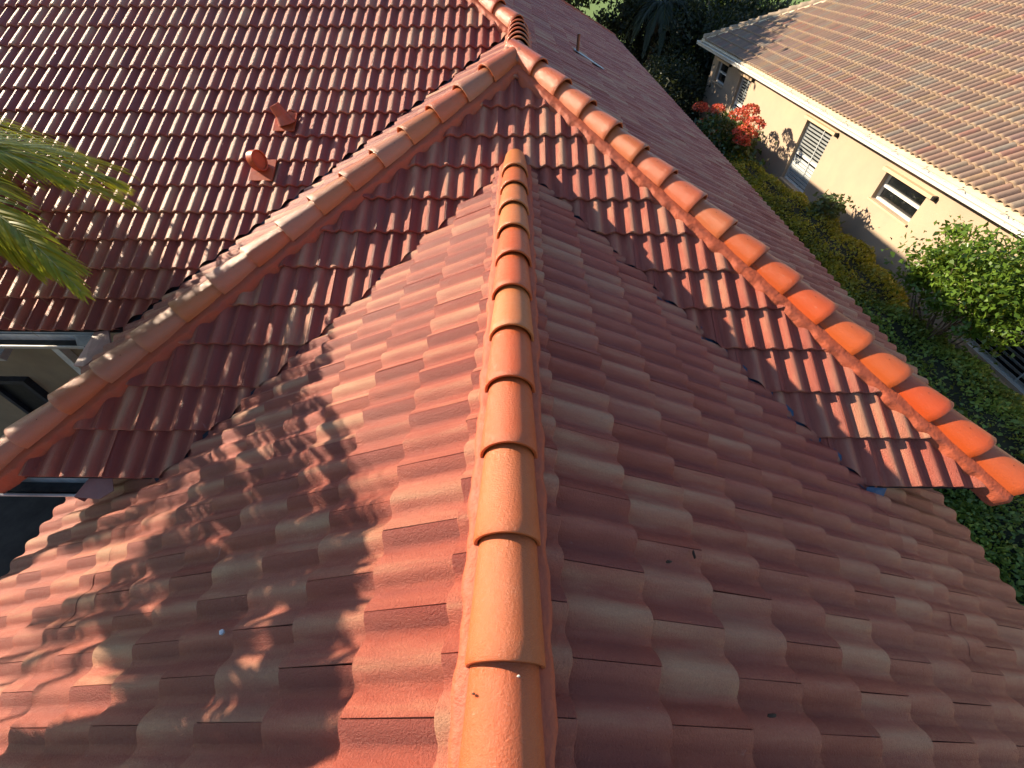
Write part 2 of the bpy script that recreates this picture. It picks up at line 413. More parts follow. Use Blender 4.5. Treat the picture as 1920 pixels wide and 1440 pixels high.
def strip_left():
    k = KL; c = 1 / math.sqrt(1 + k * k); sn_ = k * c
    O = (-WL, 0, 0); V = (c, 0, sn_); U = (0, -1, 0)
    h = hp(CL, APEX, (0, 0)); va = hp((-WL, Y1), RT, (-WL, YR))
    a = tile_field('a', O, U, V, -YR, 0, (0, 13), M['tile'], None, [shift(h, -0.03), shift(va, 0.02), ((1, 0, 0), 0)], u0=0.1)
    join_meshes('roof_slope', [a], house)
MX, MYF = -11.6, 19.0      # left edge and far eave of the main body
def upper_left():
    va = hp((-WL, Y1), RT, (0, Y1)); hu = hp(RT, (-4, YR + 4 * KR / s), (4, YR + 4))
    hl = hp((MX, Y1), (MX + 5, Y1 + 5), (MX, Y1 + 5))
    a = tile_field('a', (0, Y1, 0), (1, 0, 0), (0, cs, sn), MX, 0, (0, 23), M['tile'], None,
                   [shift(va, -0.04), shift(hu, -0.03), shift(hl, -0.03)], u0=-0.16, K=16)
    join_meshes('roof_slope', [a], house)
HT = (-4.02, YR + 4.02 * KR / s)          # end of the upper hip at the main ridge
ZT = KR * (WR + 4.02)
def right_face():
    k = KR; c = 1 / math.sqrt(1 + k * k); sn_ = k * c
    O = (WR, 0, 0); V = (c * -1, 0, sn_); U = (0, 1, 0)
    h = hp(CR, APEX, (0, 0)); hu = hp(RT, HT, (-4, 5)); hf = hp((WR, MYF), (WR - 2, MYF - 2 * k / s), (WR, MYF + 5))
    a = tile_field('a', O, U, V, 0, YR + .3, (0, 13), M['tile'], None, [shift(h, -0.03), ((-1, 0, 0), 0), ((0, 1, 0), YR)], K=14)
    b = tile_field('b', O, U, V, YR - .3, MYF, (0, 26), M['tile'], None, [shift(hu, -0.03), ((0, -1, 0), -YR), hf, ((-1, 0, 0), 4.02)], K=14)
    join_meshes('roof_slope', [a, b], house)
hipend(); wing(); strip_left(); upper_left(); right_face()

def deck():
    b = MB(); e = -0.014
    def poly(pts, k=0): b.add([(x, y, z + e) for x, y, z in pts], [tuple(range(len(pts)))])
    poly([(-WL, 0, 0), (WR, 0, 0), (0, W, ZA)])
    poly([(WR, 0, 0), (WR, YR, 0), (0, YR, ZA), (0, W, ZA)])
    poly([(WR, YR, 0), (WR, MYF, 0), (-4.02, MYF - (WR + 4.02) * KR / s, ZT), (-4.02, HT[1], ZT), (0, YR, ZA)])
    poly([(-WL, 0, 0), (0, W, ZA), (0, YR, ZA), (-WL, Y1, 0)])
    poly([(-WL, Y1, 0), (0, YR, ZA), (-4.02, HT[1], ZT), (MX, Y1, 0)])
    poly([(MX, Y1, 0), (-4.02, HT[1], ZT), (-4.02, MYF - (WR + 4.02) * KR / s, ZT), (MX, MYF, 0)])
    poly([(WR, MYF, 0), (MX, MYF, 0), (-4.02, MYF - (WR + 4.02) * KR / s, ZT)])
    yb = -4.6
    for side, eo in ((-1, 0.164 + 0.3067 * 12), (1, 0.172 + 0.3067 * 11)):
        xe = XR + side * eo; ze = HR - s * eo; xv = XR + side * HR / s
        poly([(XR, yb, HR), (XR, JY, HR), (xv, 0, 0), (xv, .5, 0), (xe, .5, ze), (xe, yb, ze)])
    child(b.build('roof_deck', M['deck']), house)
deck()

# ridge and hip caps -------------------------------------------------
def cap_mesh(r0=0.114, r1=0.094, L=0.425, t=0.014, K=22):
    b = MB(); rows = []
    def ring(y, r, dz):
        out = []
        for i in range(K + 1):
            a = math.pi * i / K
            x = -math.cos(a) * r; z = math.sin(a) * r * 0.98
            if i in (0, K): z = -0.012
            out.append((x, y, z + dz))
        return out
    sec = [(0.05, r0 - t, 0.014), (0.001, r0 - t, 0.016), (-0.001, r0 - t + 0.003, 0.016), (0.0, r0 - 0.003, 0.016), (0.005, r0, 0.016)]
    for q in (0.12, 0.3, 0.5, 0.75, 1.0):
        sec.append((L * q, r0 + (r1 - r0) * q, 0.016 * (1 - q)))
    vs = []; fs = []
    for y, r, dz in sec: vs += ring(y, r, dz)
    k = K + 1
    for j in range(len(sec) - 1):
        for i in range(K): fs.append((j * k + i, (j + 1) * k + i, (j + 1) * k + i + 1, j * k + i + 1)[::-1])
    b.add(vs, fs)
    for sx, yy in ((-0.35, 0.17), (0.62, 0.2)):           # nail holes
        a = math.pi / 2 + sx; rq = r0 + (r1 - r0) * yy / L + .0012; c = Vector((-math.cos(a) * rq, yy, math.sin(a) * rq * .98 + 0.016 * (1 - yy / L))); nrm = Vector((-math.cos(a), 0, math.sin(a)))
        t1 = Vector((0, 1, 0)); t2 = nrm.cross(t1)
        b.add([c + nrm * 0.0015 + (t1 * math.cos(q) + t2 * math.sin(q)) * 0.0034 for q in [i * math.pi / 4 for i in range(8)]], [tuple(range(8))], 1)
    me = bpy.data.meshes.new('ridge_cap'); me.from_pydata(b.v, [], b.f); me.update()
    me.materials.append(M['cap']); me.materials.append(M['dark']); me.polygons.foreach_set('material_index', b.m)
    me.polygons.foreach_set('use_smooth', [True] * len(me.polygons)); me.set_sharp_from_angle(angle=R(45))
    return me
CAP = cap_mesh(0.124, 0.092)
CAPN = cap_mesh(); _b = bmesh.new(); _b.from_mesh(CAPN); bmesh.ops.delete(_b, geom=[f for f in _b.faces if f.material_index == 1], context='FACES'); _b.to_mesh(CAPN); _b.free()
BUFF = (0.52, 0.150, 0.035); ORG = (0.52, 0.075, 0.007); MID = (0.50, 0.095, 0.012); RED = (0.52, 0.085, 0.018); TERR = (0.52, 0.112, 0.030); PALE = (0.48, 0.165, 0.085)
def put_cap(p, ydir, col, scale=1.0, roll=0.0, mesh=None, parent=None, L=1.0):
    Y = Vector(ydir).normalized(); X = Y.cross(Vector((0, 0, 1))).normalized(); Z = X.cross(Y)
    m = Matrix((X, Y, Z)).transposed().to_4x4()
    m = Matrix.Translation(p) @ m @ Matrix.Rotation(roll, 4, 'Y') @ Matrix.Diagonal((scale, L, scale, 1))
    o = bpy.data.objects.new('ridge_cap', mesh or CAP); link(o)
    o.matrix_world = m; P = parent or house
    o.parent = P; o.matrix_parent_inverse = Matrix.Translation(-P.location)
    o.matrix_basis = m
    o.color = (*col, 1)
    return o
def cap_run(p_low, p_high, exps, cols, zoff, start=0.0, n=None, sc=1.0):
    a = Vector(p_low); b = Vector(p_high); d = (b - a); Ltot = d.length; d.normalize()
    up = Vector((0, 0, 1)); X = d.cross(up).normalized(); Z = X.cross(d)
    q = start; i = 0
    while (n is None and q < Ltot - 0.05) or (n is not None and i < n):
        c = cols[i % len(cols)]
        jit = random.uniform(-0.004, 0.004)
        cc = tuple(x * random.uniform(0.92, 1.08) for x in c)
        put_cap(a + d * q + Z * zoff + X * jit, d, cc, sc * random.uniform(.98, 1.02), random.uniform(-.03, .03))
        q += exps; i += 1
def mortar_bed(name, a, b, half, drop, zc, amp=0.012, seed=0, mat=None, ext=0.03, parent=None):
    """terracotta mortar either side of a cap run; drop = fall of the roof per unit offset"""
    rr = random.Random(seed)
    a = Vector(a); b = Vector(b); d = (b - a); Ln = d.length; d.normalize(); X = d.cross(Vector((0, 0, 1))).normalized(); Z = X.cross(d)
    n = int(Ln / 0.022); vs = []; ph = [rr.uniform(0, 6.28) for _ in range(8)]
    def wob(q, k): return amp * (0.6 * math.sin(q * 21.5 + ph[k]) + 0.35 * math.sin(q * 47 + ph[k + 1]) + 0.3 * math.sin(q * 9 + ph[k + 2])) + rr.uniform(-.3, .3) * amp * .5
    for i in range(n + 1):
        q = Ln * i / n; wl = half + wob(q, 0); wr = half + wob(q, 3)
        zl = -drop * wl; zr = -drop * wr
        row = [(-wl - 0.006, zl - 0.03), (-wl, zl + 0.070), (-wl + 0.014, zl + 0.084), (-0.112, zc - 0.012), (-0.085, zc + 0.005), (0, zc + 0.02), (0.085, zc + 0.005), (0.112, zc - 0.012),
               (wr - 0.014, zr + 0.084), (wr, zr + 0.070), (wr + 0.006, zr - 0.03)]
        for x, z in row: vs.append(a + d * q + X * x + Z * (z + rr.uniform(-.0015, .0015)))
    k = 11; fs = []
    for i in range(n):
        for j in range(k - 1): fs.append((i * k + j, i * k + j + 1, (i + 1) * k + j + 1, (i + 1) * k + j))
    fs.append(tuple(range(k))[::-1]); fs.append(tuple(n * k + j for j in range(k)))
    m = MB(); m.add(vs, fs); return m.build(name, mat or M['mortar'], parent or house, smooth=True)
# wing ridge (caps open toward the viewer)
yfar = JY - 0.378 + 0.0
mortar_bed('mortar_bed', (XR, -4.6, HR), (XR, JY + 0.06, HR), 0.139, s, 0.030, amp=0.008, seed=1)
ncol = [BUFF, MID, BUFF, BUFF, ORG, ORG, BUFF, ORG, ORG, MID, MID, ORG, MID, BUFF, ORG, ORG, MID]
y_end = JY - 0.378
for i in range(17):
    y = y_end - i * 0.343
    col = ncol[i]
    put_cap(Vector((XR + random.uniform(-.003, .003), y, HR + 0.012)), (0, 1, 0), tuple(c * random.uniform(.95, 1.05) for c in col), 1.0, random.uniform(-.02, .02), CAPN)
HIPD = s / math.sqrt(2)
# right hip
a = Vector((WR, 0, 0)); b = Vector((0, W, ZA))
rc = [RED, ORG, ORG, MID, MID, ORG, ORG, MID, TERR, TERR, TERR, MID, TERR, TERR, TERR, RED]
cap_run(a, b, 0.3385, rc, 0.032, start=0.02, n=16)
mortar_bed('mortar_bed', a + (b - a).normalized() * 0.01, b, 0.178, HIPD, 0.040, seed=2)
# left hip
a = Vector((-WL, 0, 0))
lc = [PALE, PALE, TERR, PALE, PALE, BUFF, PALE, TERR, PALE, BUFF, TERR, PALE, BUFF, TERR, PALE, MID]
cap_run(a, b, 0.343, [tuple(c * .9 for c in q) for q in lc], 0.032, start=0.02, n=16)
mortar_bed('mortar_bed', a + (b - a).normalized() * 0.01, b, 0.170, HIPD, 0.040, seed=3)
# short ridge from the apex to the set-back roof
mortar_bed('mortar_bed', (0, W - 0.05, ZA), (0, YR + 0.1, ZA), 0.150, KR, 0.030, seed=4)
for i in range(5):
    put_cap(Vector((0, W + 0.20 + i * 0.30, ZA + 0.018)), (0, 1, 0), [BUFF, PALE, TERR, PALE, TERR][i], 1.02)
# upper hip
a = Vector((0, YR, ZA)); b2 = Vector((HT[0], HT[1], ZT))
cap_run(a, b2, 0.343, [TERR, RED, TERR, MID, RED, TERR], 0.032, start=0.05, n=19)
mortar_bed('mortar_bed', a, b2, 0.155, HIPD, 0.040, seed=5)
# the two other hips and the main ridge of the body (outside the photo)
mortar_bed('mortar_bed', (MX, Y1, 0), b2, 0.15, HIPD, 0.05, seed=6)
mortar_bed('mortar_bed', (WR, MYF, 0), (-4.02, MYF - (WR + 4.02) * KR / s, ZT), 0.15, HIPD, 0.05, seed=7)
def apex_lump():
    bm = bmesh.new(); bmesh.ops.create_icosphere(bm, subdivisions=4, radius=1.0)
    for v in bm.verts:
        n = 1 + 0.10 * math.sin(v.co.x * 5 + 1) * math.sin(v.co.y * 6) + 0.06 * math.sin(v.co.z * 9 + v.co.x * 7)
        v.co = Vector((v.co.x * 0.165 * n, v.co.y * 0.20 * n + W + 0.06, v.co.z * 0.125 * n + ZA + 0.005))
    me = bpy.data.meshes.new('apex_mortar'); bm.to_mesh(me); bm.free(); me.materials.append(M['cement'])
    me.polygons.foreach_set('use_smooth', [True] * len(me.polygons)); child(link(bpy.data.objects.new('apex_mortar', me)), house)
apex_lump()

# valley flashings -----------------------------------------------------
def flashing(p, q, z_p, z_q, mat, wdt=0.05, slope=s):
    p = Vector((p[0], p[1], z_p)); q = Vector((q[0], q[1], z_q)); d = (q - p); n = int(d.length / 0.05); hd = Vector((d.x, d.y, 0)).normalized()
    X = Vector((hd.y, -hd.x, 0)); vs = []; rr = random.Random(5)
    for i in range(n + 1):
        c = p + d * i / n
        for o in (-wdt, -wdt * .5, 0, wdt * .5, wdt):
            vs.append(c + X * o + Vector((0, 0, abs(o) * slope / math.sqrt(2) + 0.004 + (0.010 if o else 0) + rr.uniform(-.003, .003))))
    fs = []
    for i in range(n):
        for j in range(4): fs.append((i * 5 + j, i * 5 + j + 1, (i + 1) * 5 + j + 1, (i + 1) * 5 + j))
    m = MB(); m.add(vs, fs); return m.build('valley_flashing', mat, house)
flashing((XR, JY), (XR + HR / s + .04, -.04), HR - .008, -.018, M['flash'])
flashing((XR, JY), (XR - HR / s - .04, -.04), HR - .012, -.022, M['flashdark'], .045)
flashing((0, YR), (-WL, Y1), ZA, 0, M['flashdark'])
# turned-up flashing end at the foot of the right valley
m = MB(); x0 = XR + HR / s
m.add([(x0 - .02, -.03, .05), (x0 + .13, -.03, .035), (x0 + .06, -.10, -.03), (x0 + .02, -.17, -.02), (x0 - .05, -.08, .045)], [(0, 1, 2, 3, 4)])
m.add([(x0 - .02, -.03, .035), (x0 + .13, -.03, .02), (x0 + .06, -.10, -.045), (x0 + .02, -.17, -.035), (x0 - .05, -.08, .03)], [(4, 3, 2, 1, 0)])
m.build('flashing_end', M['flash'], house)

# eaves: fascia, gutters, walls -----------------------------------------
def gutter(name, a, b, out, wd=0.125, dp=0.09, ztop=-0.03, parent=None, trough=None, lipmat=None):
    """K-style gutter from a to b; 'out' points away from the wall"""
    a = Vector(a); b = Vector(b); o = Vector(out); t = 0.004
    P = parent or house
    prof = [(0.0, 0.01), (0.0, -dp), (wd * .62, -dp), (wd * .80, -dp * .45), (wd, -0.012), (wd, 0.0), (wd + 0.012, 0.0), (wd + 0.012, -0.016), (wd * .80 + .014, -dp * .5), (wd * .62 + .006, -dp - t), (-t, -dp - t), (-t, 0.01)]
    m = MB(); n = len(prof); vs = []
    for p in (a, b):
        for x, z in prof: vs.append(p + o * x + Vector((0, 0, ztop + z)))
    m.add(vs, [(i, (i + 1) % n, n + (i + 1) % n, n + i) for i in range(n)] + [tuple(range(n)), tuple(range(2 * n - 1, n - 1, -1))])
    g = m.build(name, lipmat or M['gutter'], P)
    m = MB(); h = 0.025
    vs = [p + o * x + Vector((0, 0, ztop + z)) for p in (a, b) for x, z in ((0.002, -dp + h), (wd * .60, -dp + h), (wd * .60, -dp + .001), (.002, -dp + .001))]
    m.add(vs, [(0, 1, 5, 4), (0, 4, 7, 3), (1, 2, 6, 5), (0, 3, 2, 1), (4, 5, 6, 7)])
    l = m.build('trough_fill', trough or M['troughfill']); l.parent = g  # dark strip filling the bottom of the trough
    return g
gutter('gutter', (-8.5, Y1 - 0.005, -.02), (-WL - .36, Y1 - 0.005, -.02), (0, -1, 0), wd=0.15)
gutter('gutter', (-WL - .02, 0.03, -.04), (-3.16, 0.03, -.04), (0, -1, 0), wd=0.13)
m = MB()   # pinkish end piece of the hip-end gutter
def slab(m, pts, th, mi=0):
    n = len(pts); c = [Vector(p) for p in pts]; nrm = (c[1] - c[0]).cross(c[2] - c[0]).normalized() * th
    m.add(c + [p - nrm for p in c], [tuple(range(n)), tuple(range(2 * n - 1, n - 1, -1))] + [(i, i + n, (i + 1) % n + n, (i + 1) % n) for i in range(n)], mi)
slab(m, [(-3.14, -.13, -.05), (-3.0, -.12, -.10), (-2.94, -.05, -.10), (-2.99, .06, -.05), (-3.10, .06, -.02)], .006)
slab(m, [(-3.14, -.13, -.05), (-3.10, .06, -.02), (-3.10, .06, -.12), (-3.14, -.12, -.14)], .006)
m.build('gutter_end_piece', M['pinkmetal'], house)
m = MB()   # pale end piece of the set-back gutter and the diverter behind it
slab(m, [(-4.40, 1.60, -.05), (-4.28, 1.45, -.08), (-4.12, 1.42, -.07), (-4.10, 1.60, -.05)], .006)
m.build('gutter_end_piece', M['gutter'], house)
m = MB(); slab(m, [(-4.16, 1.60, -.02), (-4.02, 1.62, 0.0), (-3.86, 1.40, -.02), (-3.98, 1.16, -.05), (-4.12, 1.20, -.08)], .02)
m.build('splash_tile', M['tile'] if False else M['pinkmetal'], house)
m = MB()   # fascia boards
m.box((-3.2, .12, -.10), (1.25, .02, .15)); m.box((3.2, .16, -.09), (.65, .02, .12))
m.box(((-8.5 - WL) / 2, Y1 + .03, -.11), (8.5 - WL, .02, .16))
m.box((-WL + .04, Y1 / 2, -.10), (.02, Y1 - .1, .15)); m.box((WR - .04, 9.6, -.10), (.02, 18.6, .15))
m.build('fascia', M['gutter'], house)
# walls
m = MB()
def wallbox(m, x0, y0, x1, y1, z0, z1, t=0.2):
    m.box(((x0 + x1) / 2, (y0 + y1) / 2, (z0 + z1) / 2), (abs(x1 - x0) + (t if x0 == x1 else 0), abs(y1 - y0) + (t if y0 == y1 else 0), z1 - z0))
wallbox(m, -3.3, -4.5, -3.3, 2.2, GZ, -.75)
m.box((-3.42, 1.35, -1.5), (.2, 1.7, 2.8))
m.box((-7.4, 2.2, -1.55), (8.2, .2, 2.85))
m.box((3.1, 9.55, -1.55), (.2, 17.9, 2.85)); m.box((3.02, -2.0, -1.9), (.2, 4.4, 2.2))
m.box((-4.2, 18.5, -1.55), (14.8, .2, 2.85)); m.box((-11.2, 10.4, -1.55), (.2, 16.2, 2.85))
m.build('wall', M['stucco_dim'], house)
m = MB()   # downspout on the courtyard wall
m.box((-5.37, 2.05, -1.6), (.085, .09, 2.6)); m.box((-5.37, 1.80, -.24), (.085, .55, .07), Y=(0, 1, .35)); m.box((-5.37, 1.56, -.13), (.085, .09, .12))
m.build('downspout', M['gutter'], house)
m = MB()
dr = m; m.box((-6.53, 2.085, -1.85), (.42, .03, 1.2)); door = m.build('window', M['black'], house)
m = MB()
for x in (-6.77, -6.29): m.box((x, 2.06, -1.85), (.06, .09, 1.32))
m.box((-6.53, 2.06, -1.22), (.42, .09, .06)); f = m.build('frame', M['flashdark']); f.parent = door

# roof vents --------------------------------------------------------------
def vents():
    # hooded vent: flared base, short throat and a round-faced drum
    bp_ = Vector((-2.80, 3.30, s * (3.30 - Y1) + .045))
    U = Vector((1, 0, 0)); V = Vector((0, cs, sn)); N_ = U.cross(V)
    m = MB()
    m.box(bp_ + N_ * .006, (.26, .28, .012), U, V)
    m.build('base_flashing', M['vent'], house)
    ax = Vector((0.80, -0.52, 0.22)).normalized(); up = Vector((0, 0, 1)); sidev = ax.cross(up).normalized(); upv = sidev.cross(ax)
    c = bp_ + Vector((-.02, 0, .12)); r = .088; m = MB(); K = 28; vs = []
    for y, rr_ in ((-.06, r), (.06, r), (.066, r - .003), (.062, r - .010), (.035, r - .014)):
        for i in range(K):
            q = 2 * math.pi * i / K; low = 1.0
            vs.append(c + ax * y + sidev * math.cos(q) * rr_ * .92 + upv * math.sin(q) * rr_ * (1.0 if math.sin(q) > 0 else 1.35))
    fs = []
    for j in range(4):
        for i in range(K): fs.append((j * K + i, j * K + (i + 1) % K, (j + 1) * K + (i + 1) % K, (j + 1) * K + i))
    fs.append(tuple(range(K))[::-1]); fs.append(tuple(4 * K + i for i in range(K)))
    m.add(vs, fs); h = m.build('vent_hood', M['vent'], house); h.data.polygons.foreach_set('use_smooth', [True] * len(h.data.polygons)); h.data.set_sharp_from_angle(angle=R(35))
    # second vent: tilted open scoop
    b2_ = Vector((-2.66, 3.90, s * (3.90 - Y1) + .045)); m = MB(); m.box(b2_ + N_ * .006, (.24, .26, .012), U, V); m.build('base_flashing', M['vent'], house)
    m = MB(); K = 16; vs = []
    base = b2_ + Vector((0.03, -.02, .0)); top = b2_ + Vector((-.07, .02, .17))
    for rx, ry, c_ in ((.095, .08, base), (.062, .052, base.lerp(top, .45)), (.05, .045, top), (.044, .039, top), (.038, .033, base.lerp(top, .6))):
        for i in range(K):
            q = 2 * math.pi * i / K
            cx = math.copysign(abs(math.cos(q)) ** .6, math.cos(q)); cy = math.copysign(abs(math.sin(q)) ** .6, math.sin(q))
            vs.append(c_ + Vector((cx * rx, cy * ry, .02 * cx)))
    fs = []
    for j in range(4):
        for i in range(K): fs.append((j * K + i, j * K + (i + 1) % K, (j + 1) * K + (i + 1) % K, (j + 1) * K + i))
    fs.append(tuple(4 * K + i for i in range(K)))
    m.add(vs, fs)
    slab(m, [b2_ + Vector(q) for q in ((.02, -.04, .04), (.12, -.03, .02), (.13, .05, .08), (.05, .06, .10))], .005)
    m.build('vent_throat', M['vent'], house)
    # plumbing pipe on the far slope
    p = Vector((0.93, 6.79, KR * (WR - .93) + .02)); m = MB(); m.tube([p, p + Vector((0, 0, .12)), p + Vector((0, 0, .25))], .024, 12); m.tube([p + Vector((0, 0, .248)), p + Vector((0, 0, .251))], .020, 12)
    m.build('vent_pipe', M['copper'], house)
    m = MB(); d = Vector((1, 0, -KR)).normalized()
    slab(m, [p + d * -.06 + Vector((0, -.09, .042)), p + d * .50 + Vector((0, -.08, .048)), p + d * .50 + Vector((0, .06, .048)), p + d * -.06 + Vector((0, .09, .042))], .006)
    m.build('pipe_flashing', M['lead'], house)
vents()
# ================================================================ FOLIAGE HELPERS
def leaf_cloud(name, C, size, mat, parent=None, nrm=None, spread=1.0, aspect=0.5, fold=0.25, rnd=None, var=0.35):
    """one small folded leaf per centre C (n,3)"""
    n = len(C); C = np.asarray(C, float)
    N0 = RNG.normal(size=(n, 3)) * spread + (np.array([0, 0, 0.6]) if nrm is None else nrm)
    N0 /= np.linalg.norm(N0, axis=1)[:, None]
    T = RNG.normal(size=(n, 3)); T -= (T * N0).sum(1)[:, None] * N0; T /= np.linalg.norm(T, axis=1)[:, None]
    B = np.cross(N0, T); L = size * (1 + var * RNG.normal(size=n))[:, None].clip(.4, 1.9)
    a = C - T * L * .5; c = C + T * L * .5 - N0 * L * .12
    l = C - B * L * aspect * .5 + N0 * L * fold * .5; r = C + B * L * aspect * .5 + N0 * L * fold * .5
    V = np.stack([a, l, c, r], 1).reshape(-1, 3); F = np.arange(4 * n).reshape(-1, 4)
    rr = RNG.random(n) if rnd is None else rnd
    U2 = np.repeat(np.stack([rr, RNG.random(n)], 1), 4, 0)
    me = mesh_np(name, V, F, mat, None, U2, None)
    o = link(bpy.data.objects.new(name, me))
    if parent: child(o, parent)
    return o
def clump_points(c, rad, nclump, nleaf, cr, shell=0.55, flat=1.0):
    c = np.array(c, float); rad = np.array(rad, float)
    d = RNG.normal(size=(nclump, 3)); d /= np.linalg.norm(d, axis=1)[:, None]
    q = shell + (1 - shell) * RNG.random(nclump); K = c + d * rad * q[:, None]
    per = nleaf // nclump; g = RNG.normal(size=(nclump, per, 3)) * cr * np.array([1, 1, .8]) * (0.6 + .8 * RNG.random((nclump, 1, 1)))
    tone = RNG.random(nclump)
    rr = np.clip(np.repeat(tone, per) * .6 + RNG.random(nclump * per) * .4, 0, 1)
    return (K[:, None] + g).reshape(-1, 3), rr, K
def bush(name, label, cat, c, rad, n, size, mat, nclump=40, cr=.12, stem=True, group=None, hull=0.0, shell=.5):
    root = empty(name, (c[0], c[1], GZ), label, cat, group)
    P, rr, K = clump_points(c, rad, nclump, n, cr, shell)
    P = P[P[:, 2] > GZ + .02] if True else P; rr = rr[:len(P)]
    leaf_cloud('foliage', P, size, mat, root, rnd=rr)
    m = MB(); b = Vector((c[0], c[1], GZ))
    for k in K[::max(1, len(K) // 14)]:
        k = Vector(k); mid = b.lerp(k, .5) + Vector((random.uniform(-.1, .1), random.uniform(-.1, .1), .05))
        h = max(0.1, c[2] - GZ)
        m.tube([b + Vector((random.uniform(-.05, .05), random.uniform(-.05, .05), 0)), b + Vector((0, 0, h * .35)), mid, k], [.028, .024, .014, .005], 6)
    m.build('trunk', M['bark'], root)
    return root

# ================================================================ NEIGHBOUR
NO = np.array([7.83, 5.26, -0.40]); NU = np.array([-0.0203, 0.9998, 0]); NN = np.array([0.9998, 0.0203, 0])
def NP(u, d, z): return Vector(NO + NU * u + NN * d + np.array([0, 0, z + 0.40]))   # z is world z
nb = empty('neighbour_house', tuple(NP(3, 3, GZ)), 'peach stucco house under a weathered tan barrel tile roof with a long white gutter', 'house')
def neighbour():
    c = 1 / math.sqrt(1.25); V = NN * c + np.array([0, 0, .5 * c]); U = -NU
    O = NO + NN * .06 + np.array([0, 0, .06]); NE, NS = 15.3, -12.0
    # hip at the far corner
    far = O + NU * NE; q = far + NN - NU
    pl = hp(far, q, far + NU * 2)
    a = tile_field('a', O, U, V, -NE - .1, -NS, (0, 32), M['ntile'], None, [pl], tw=.165, d=.34, prof=barrel_profile, K=8, stagger=False, lift=.03)
    me = a; me.set_sharp_from_angle(angle=R(50)); me.name = 'roof_slope'
    o = link(bpy.data.objects.new('roof_slope', me)); child(o, nb)
    b = MB(); T = 10.5; zt = T * .5
    e = Vector(O); U_ = Vector(NU); N_ = Vector(NN); Zv = Vector((0, 0, 1)); lo = Vector((0, 0, -.012))
    A = e + U_ * NE + lo; B = e + U_ * NS + lo; Cc = e + U_ * (NE - T) + N_ * T + Zv * zt + lo; Dd = e + U_ * (NS + T) + N_ * T + Zv * zt + lo
    A2 = A + N_ * 2 * T; B2 = B + N_ * 2 * T
    b.add([A, B, Dd, Cc, A2, B2], [(1, 0, 3, 2), (0, 4, 3), (4, 5, 2, 3), (5, 1, 2)])
    child(b.build('roof_deck', M['ncap']), nb)
    # hip caps, three-sided barrel run
    mortar_bed('mortar_bed', A - lo, Cc - lo, .15, .5 / math.sqrt(2), .05, mat=M['cream'], seed=9, parent=nb)
    d = (Cc - A); Ln = d.length; d.normalize(); k = 0; q_ = .05
    capn = CAP.copy(); capn.materials.clear(); capn.materials.append(M['ncap']); capn.materials.append(M['ncap'])
    while q_ < min(Ln, 9.5):
        up = d.cross(Vector((0, 0, 1))).cross(d)
        put_cap(A - lo + d * q_ + up * .035, d, (.3, .2, .1), 1.12, random.uniform(-.05, .05), capn, nb); q_ += .34
    # low stucco curb seen near the hip
    m = MB(); cc = NP(NE - 8.2, 7.6, 4.05); 
    # eave board, gutter with hangers
    m = MB(); 
    slab(m, [NP(NE, -.02, -.36), NP(NS, -.02, -.36), NP(NS, .13, -.31), NP(NE, .13, -.31)], .02); m.build('eave_board', M['cream'], nb)
    m = MB(); m.box(NP((NE + NS) / 2, .30, -.50), (NE - NS, .42, .03), NU, NN); m.box(NP((NE + NS) / 2, .03, -.44), (NE - NS, .02, .15), NU, NN); m.build('soffit', M['cream'], nb)
    g = MB(); t = 0.0
    prof = [(0, 0), (0, -.12), (.08, -.12), (.105, -.06), (.135, -.03), (.135, 0), (.150, 0), (.150, -.03), (.118, -.065), (.092, -.132), (-.0, -.132)]
    vs = []
    for u in (NE + .12, NS):
        for x, z in prof: vs.append(NP(u, .015 - x, -.375 + z))
    n = len(prof); g.add(vs, [(i, n + i, n + (i + 1) % n, (i + 1) % n) for i in range(n)] + [tuple(range(n)), tuple(range(2 * n - 1, n - 1, -1))])
    g.box(NP(NE + .13, -.06, -.43), (.012, .16, .12), NU, NN)
    gut = g.build('gutter', M['white'], nb)
    u = NE - .6
    while u > NS:
        m = MB(); m.box(NP(u, -.055, -.366), (.018, .15, .006), NU, NN); m.box(NP(u + .05, .03, -.352), (.015, .10, .02), Vector(NU) + Vector(NN) * .6, NN)
        h = m.build('hanger', M['cream']); h.parent = gut
        u -= .93
    # openings (u0,u1,z0,z1)
    win = [(12.95, 14.02, -1.46, -.80, 'small'), (10.80, 11.72, -2.40, -.82, 'tall'), (5.40, 6.72, -2.45, -.88, 'tall'), (1.76, 3.06, -1.50, -.92, 'wide'), (-2.6, -.66, -2.50, -.95, 'louver')]
    m = MB(); edges = sorted(win); u = NS; z0, z1 = GZ - .1, -.50; th = .25; dd = .45
    def wb(ua, ub, za, zb):
        if ub - ua > 1e-4 and zb - za > 1e-4: m.box(NP((ua + ub) / 2, dd + th / 2, (za + zb) / 2), (ub - ua, th, zb - za), NU, NN)
    for (a_, b_, c_, d_, k_) in edges:
        wb(u, a_, z0, z1); wb(a_, b_, z0, c_); wb(a_, b_, d_, z1); u = b_
    wb(u, 14.62, z0, z1)
    m.box(NP(14.5, dd + 5, (z0 + z1) / 2), (.24, 9.9, z1 - z0), NU, NN)
    m.box(NP(1, dd + 4, (z0 + z1) / 2), (26, .2, z1 - z0), NU, NN)
    m.build('wall', M['stucco'], nb)
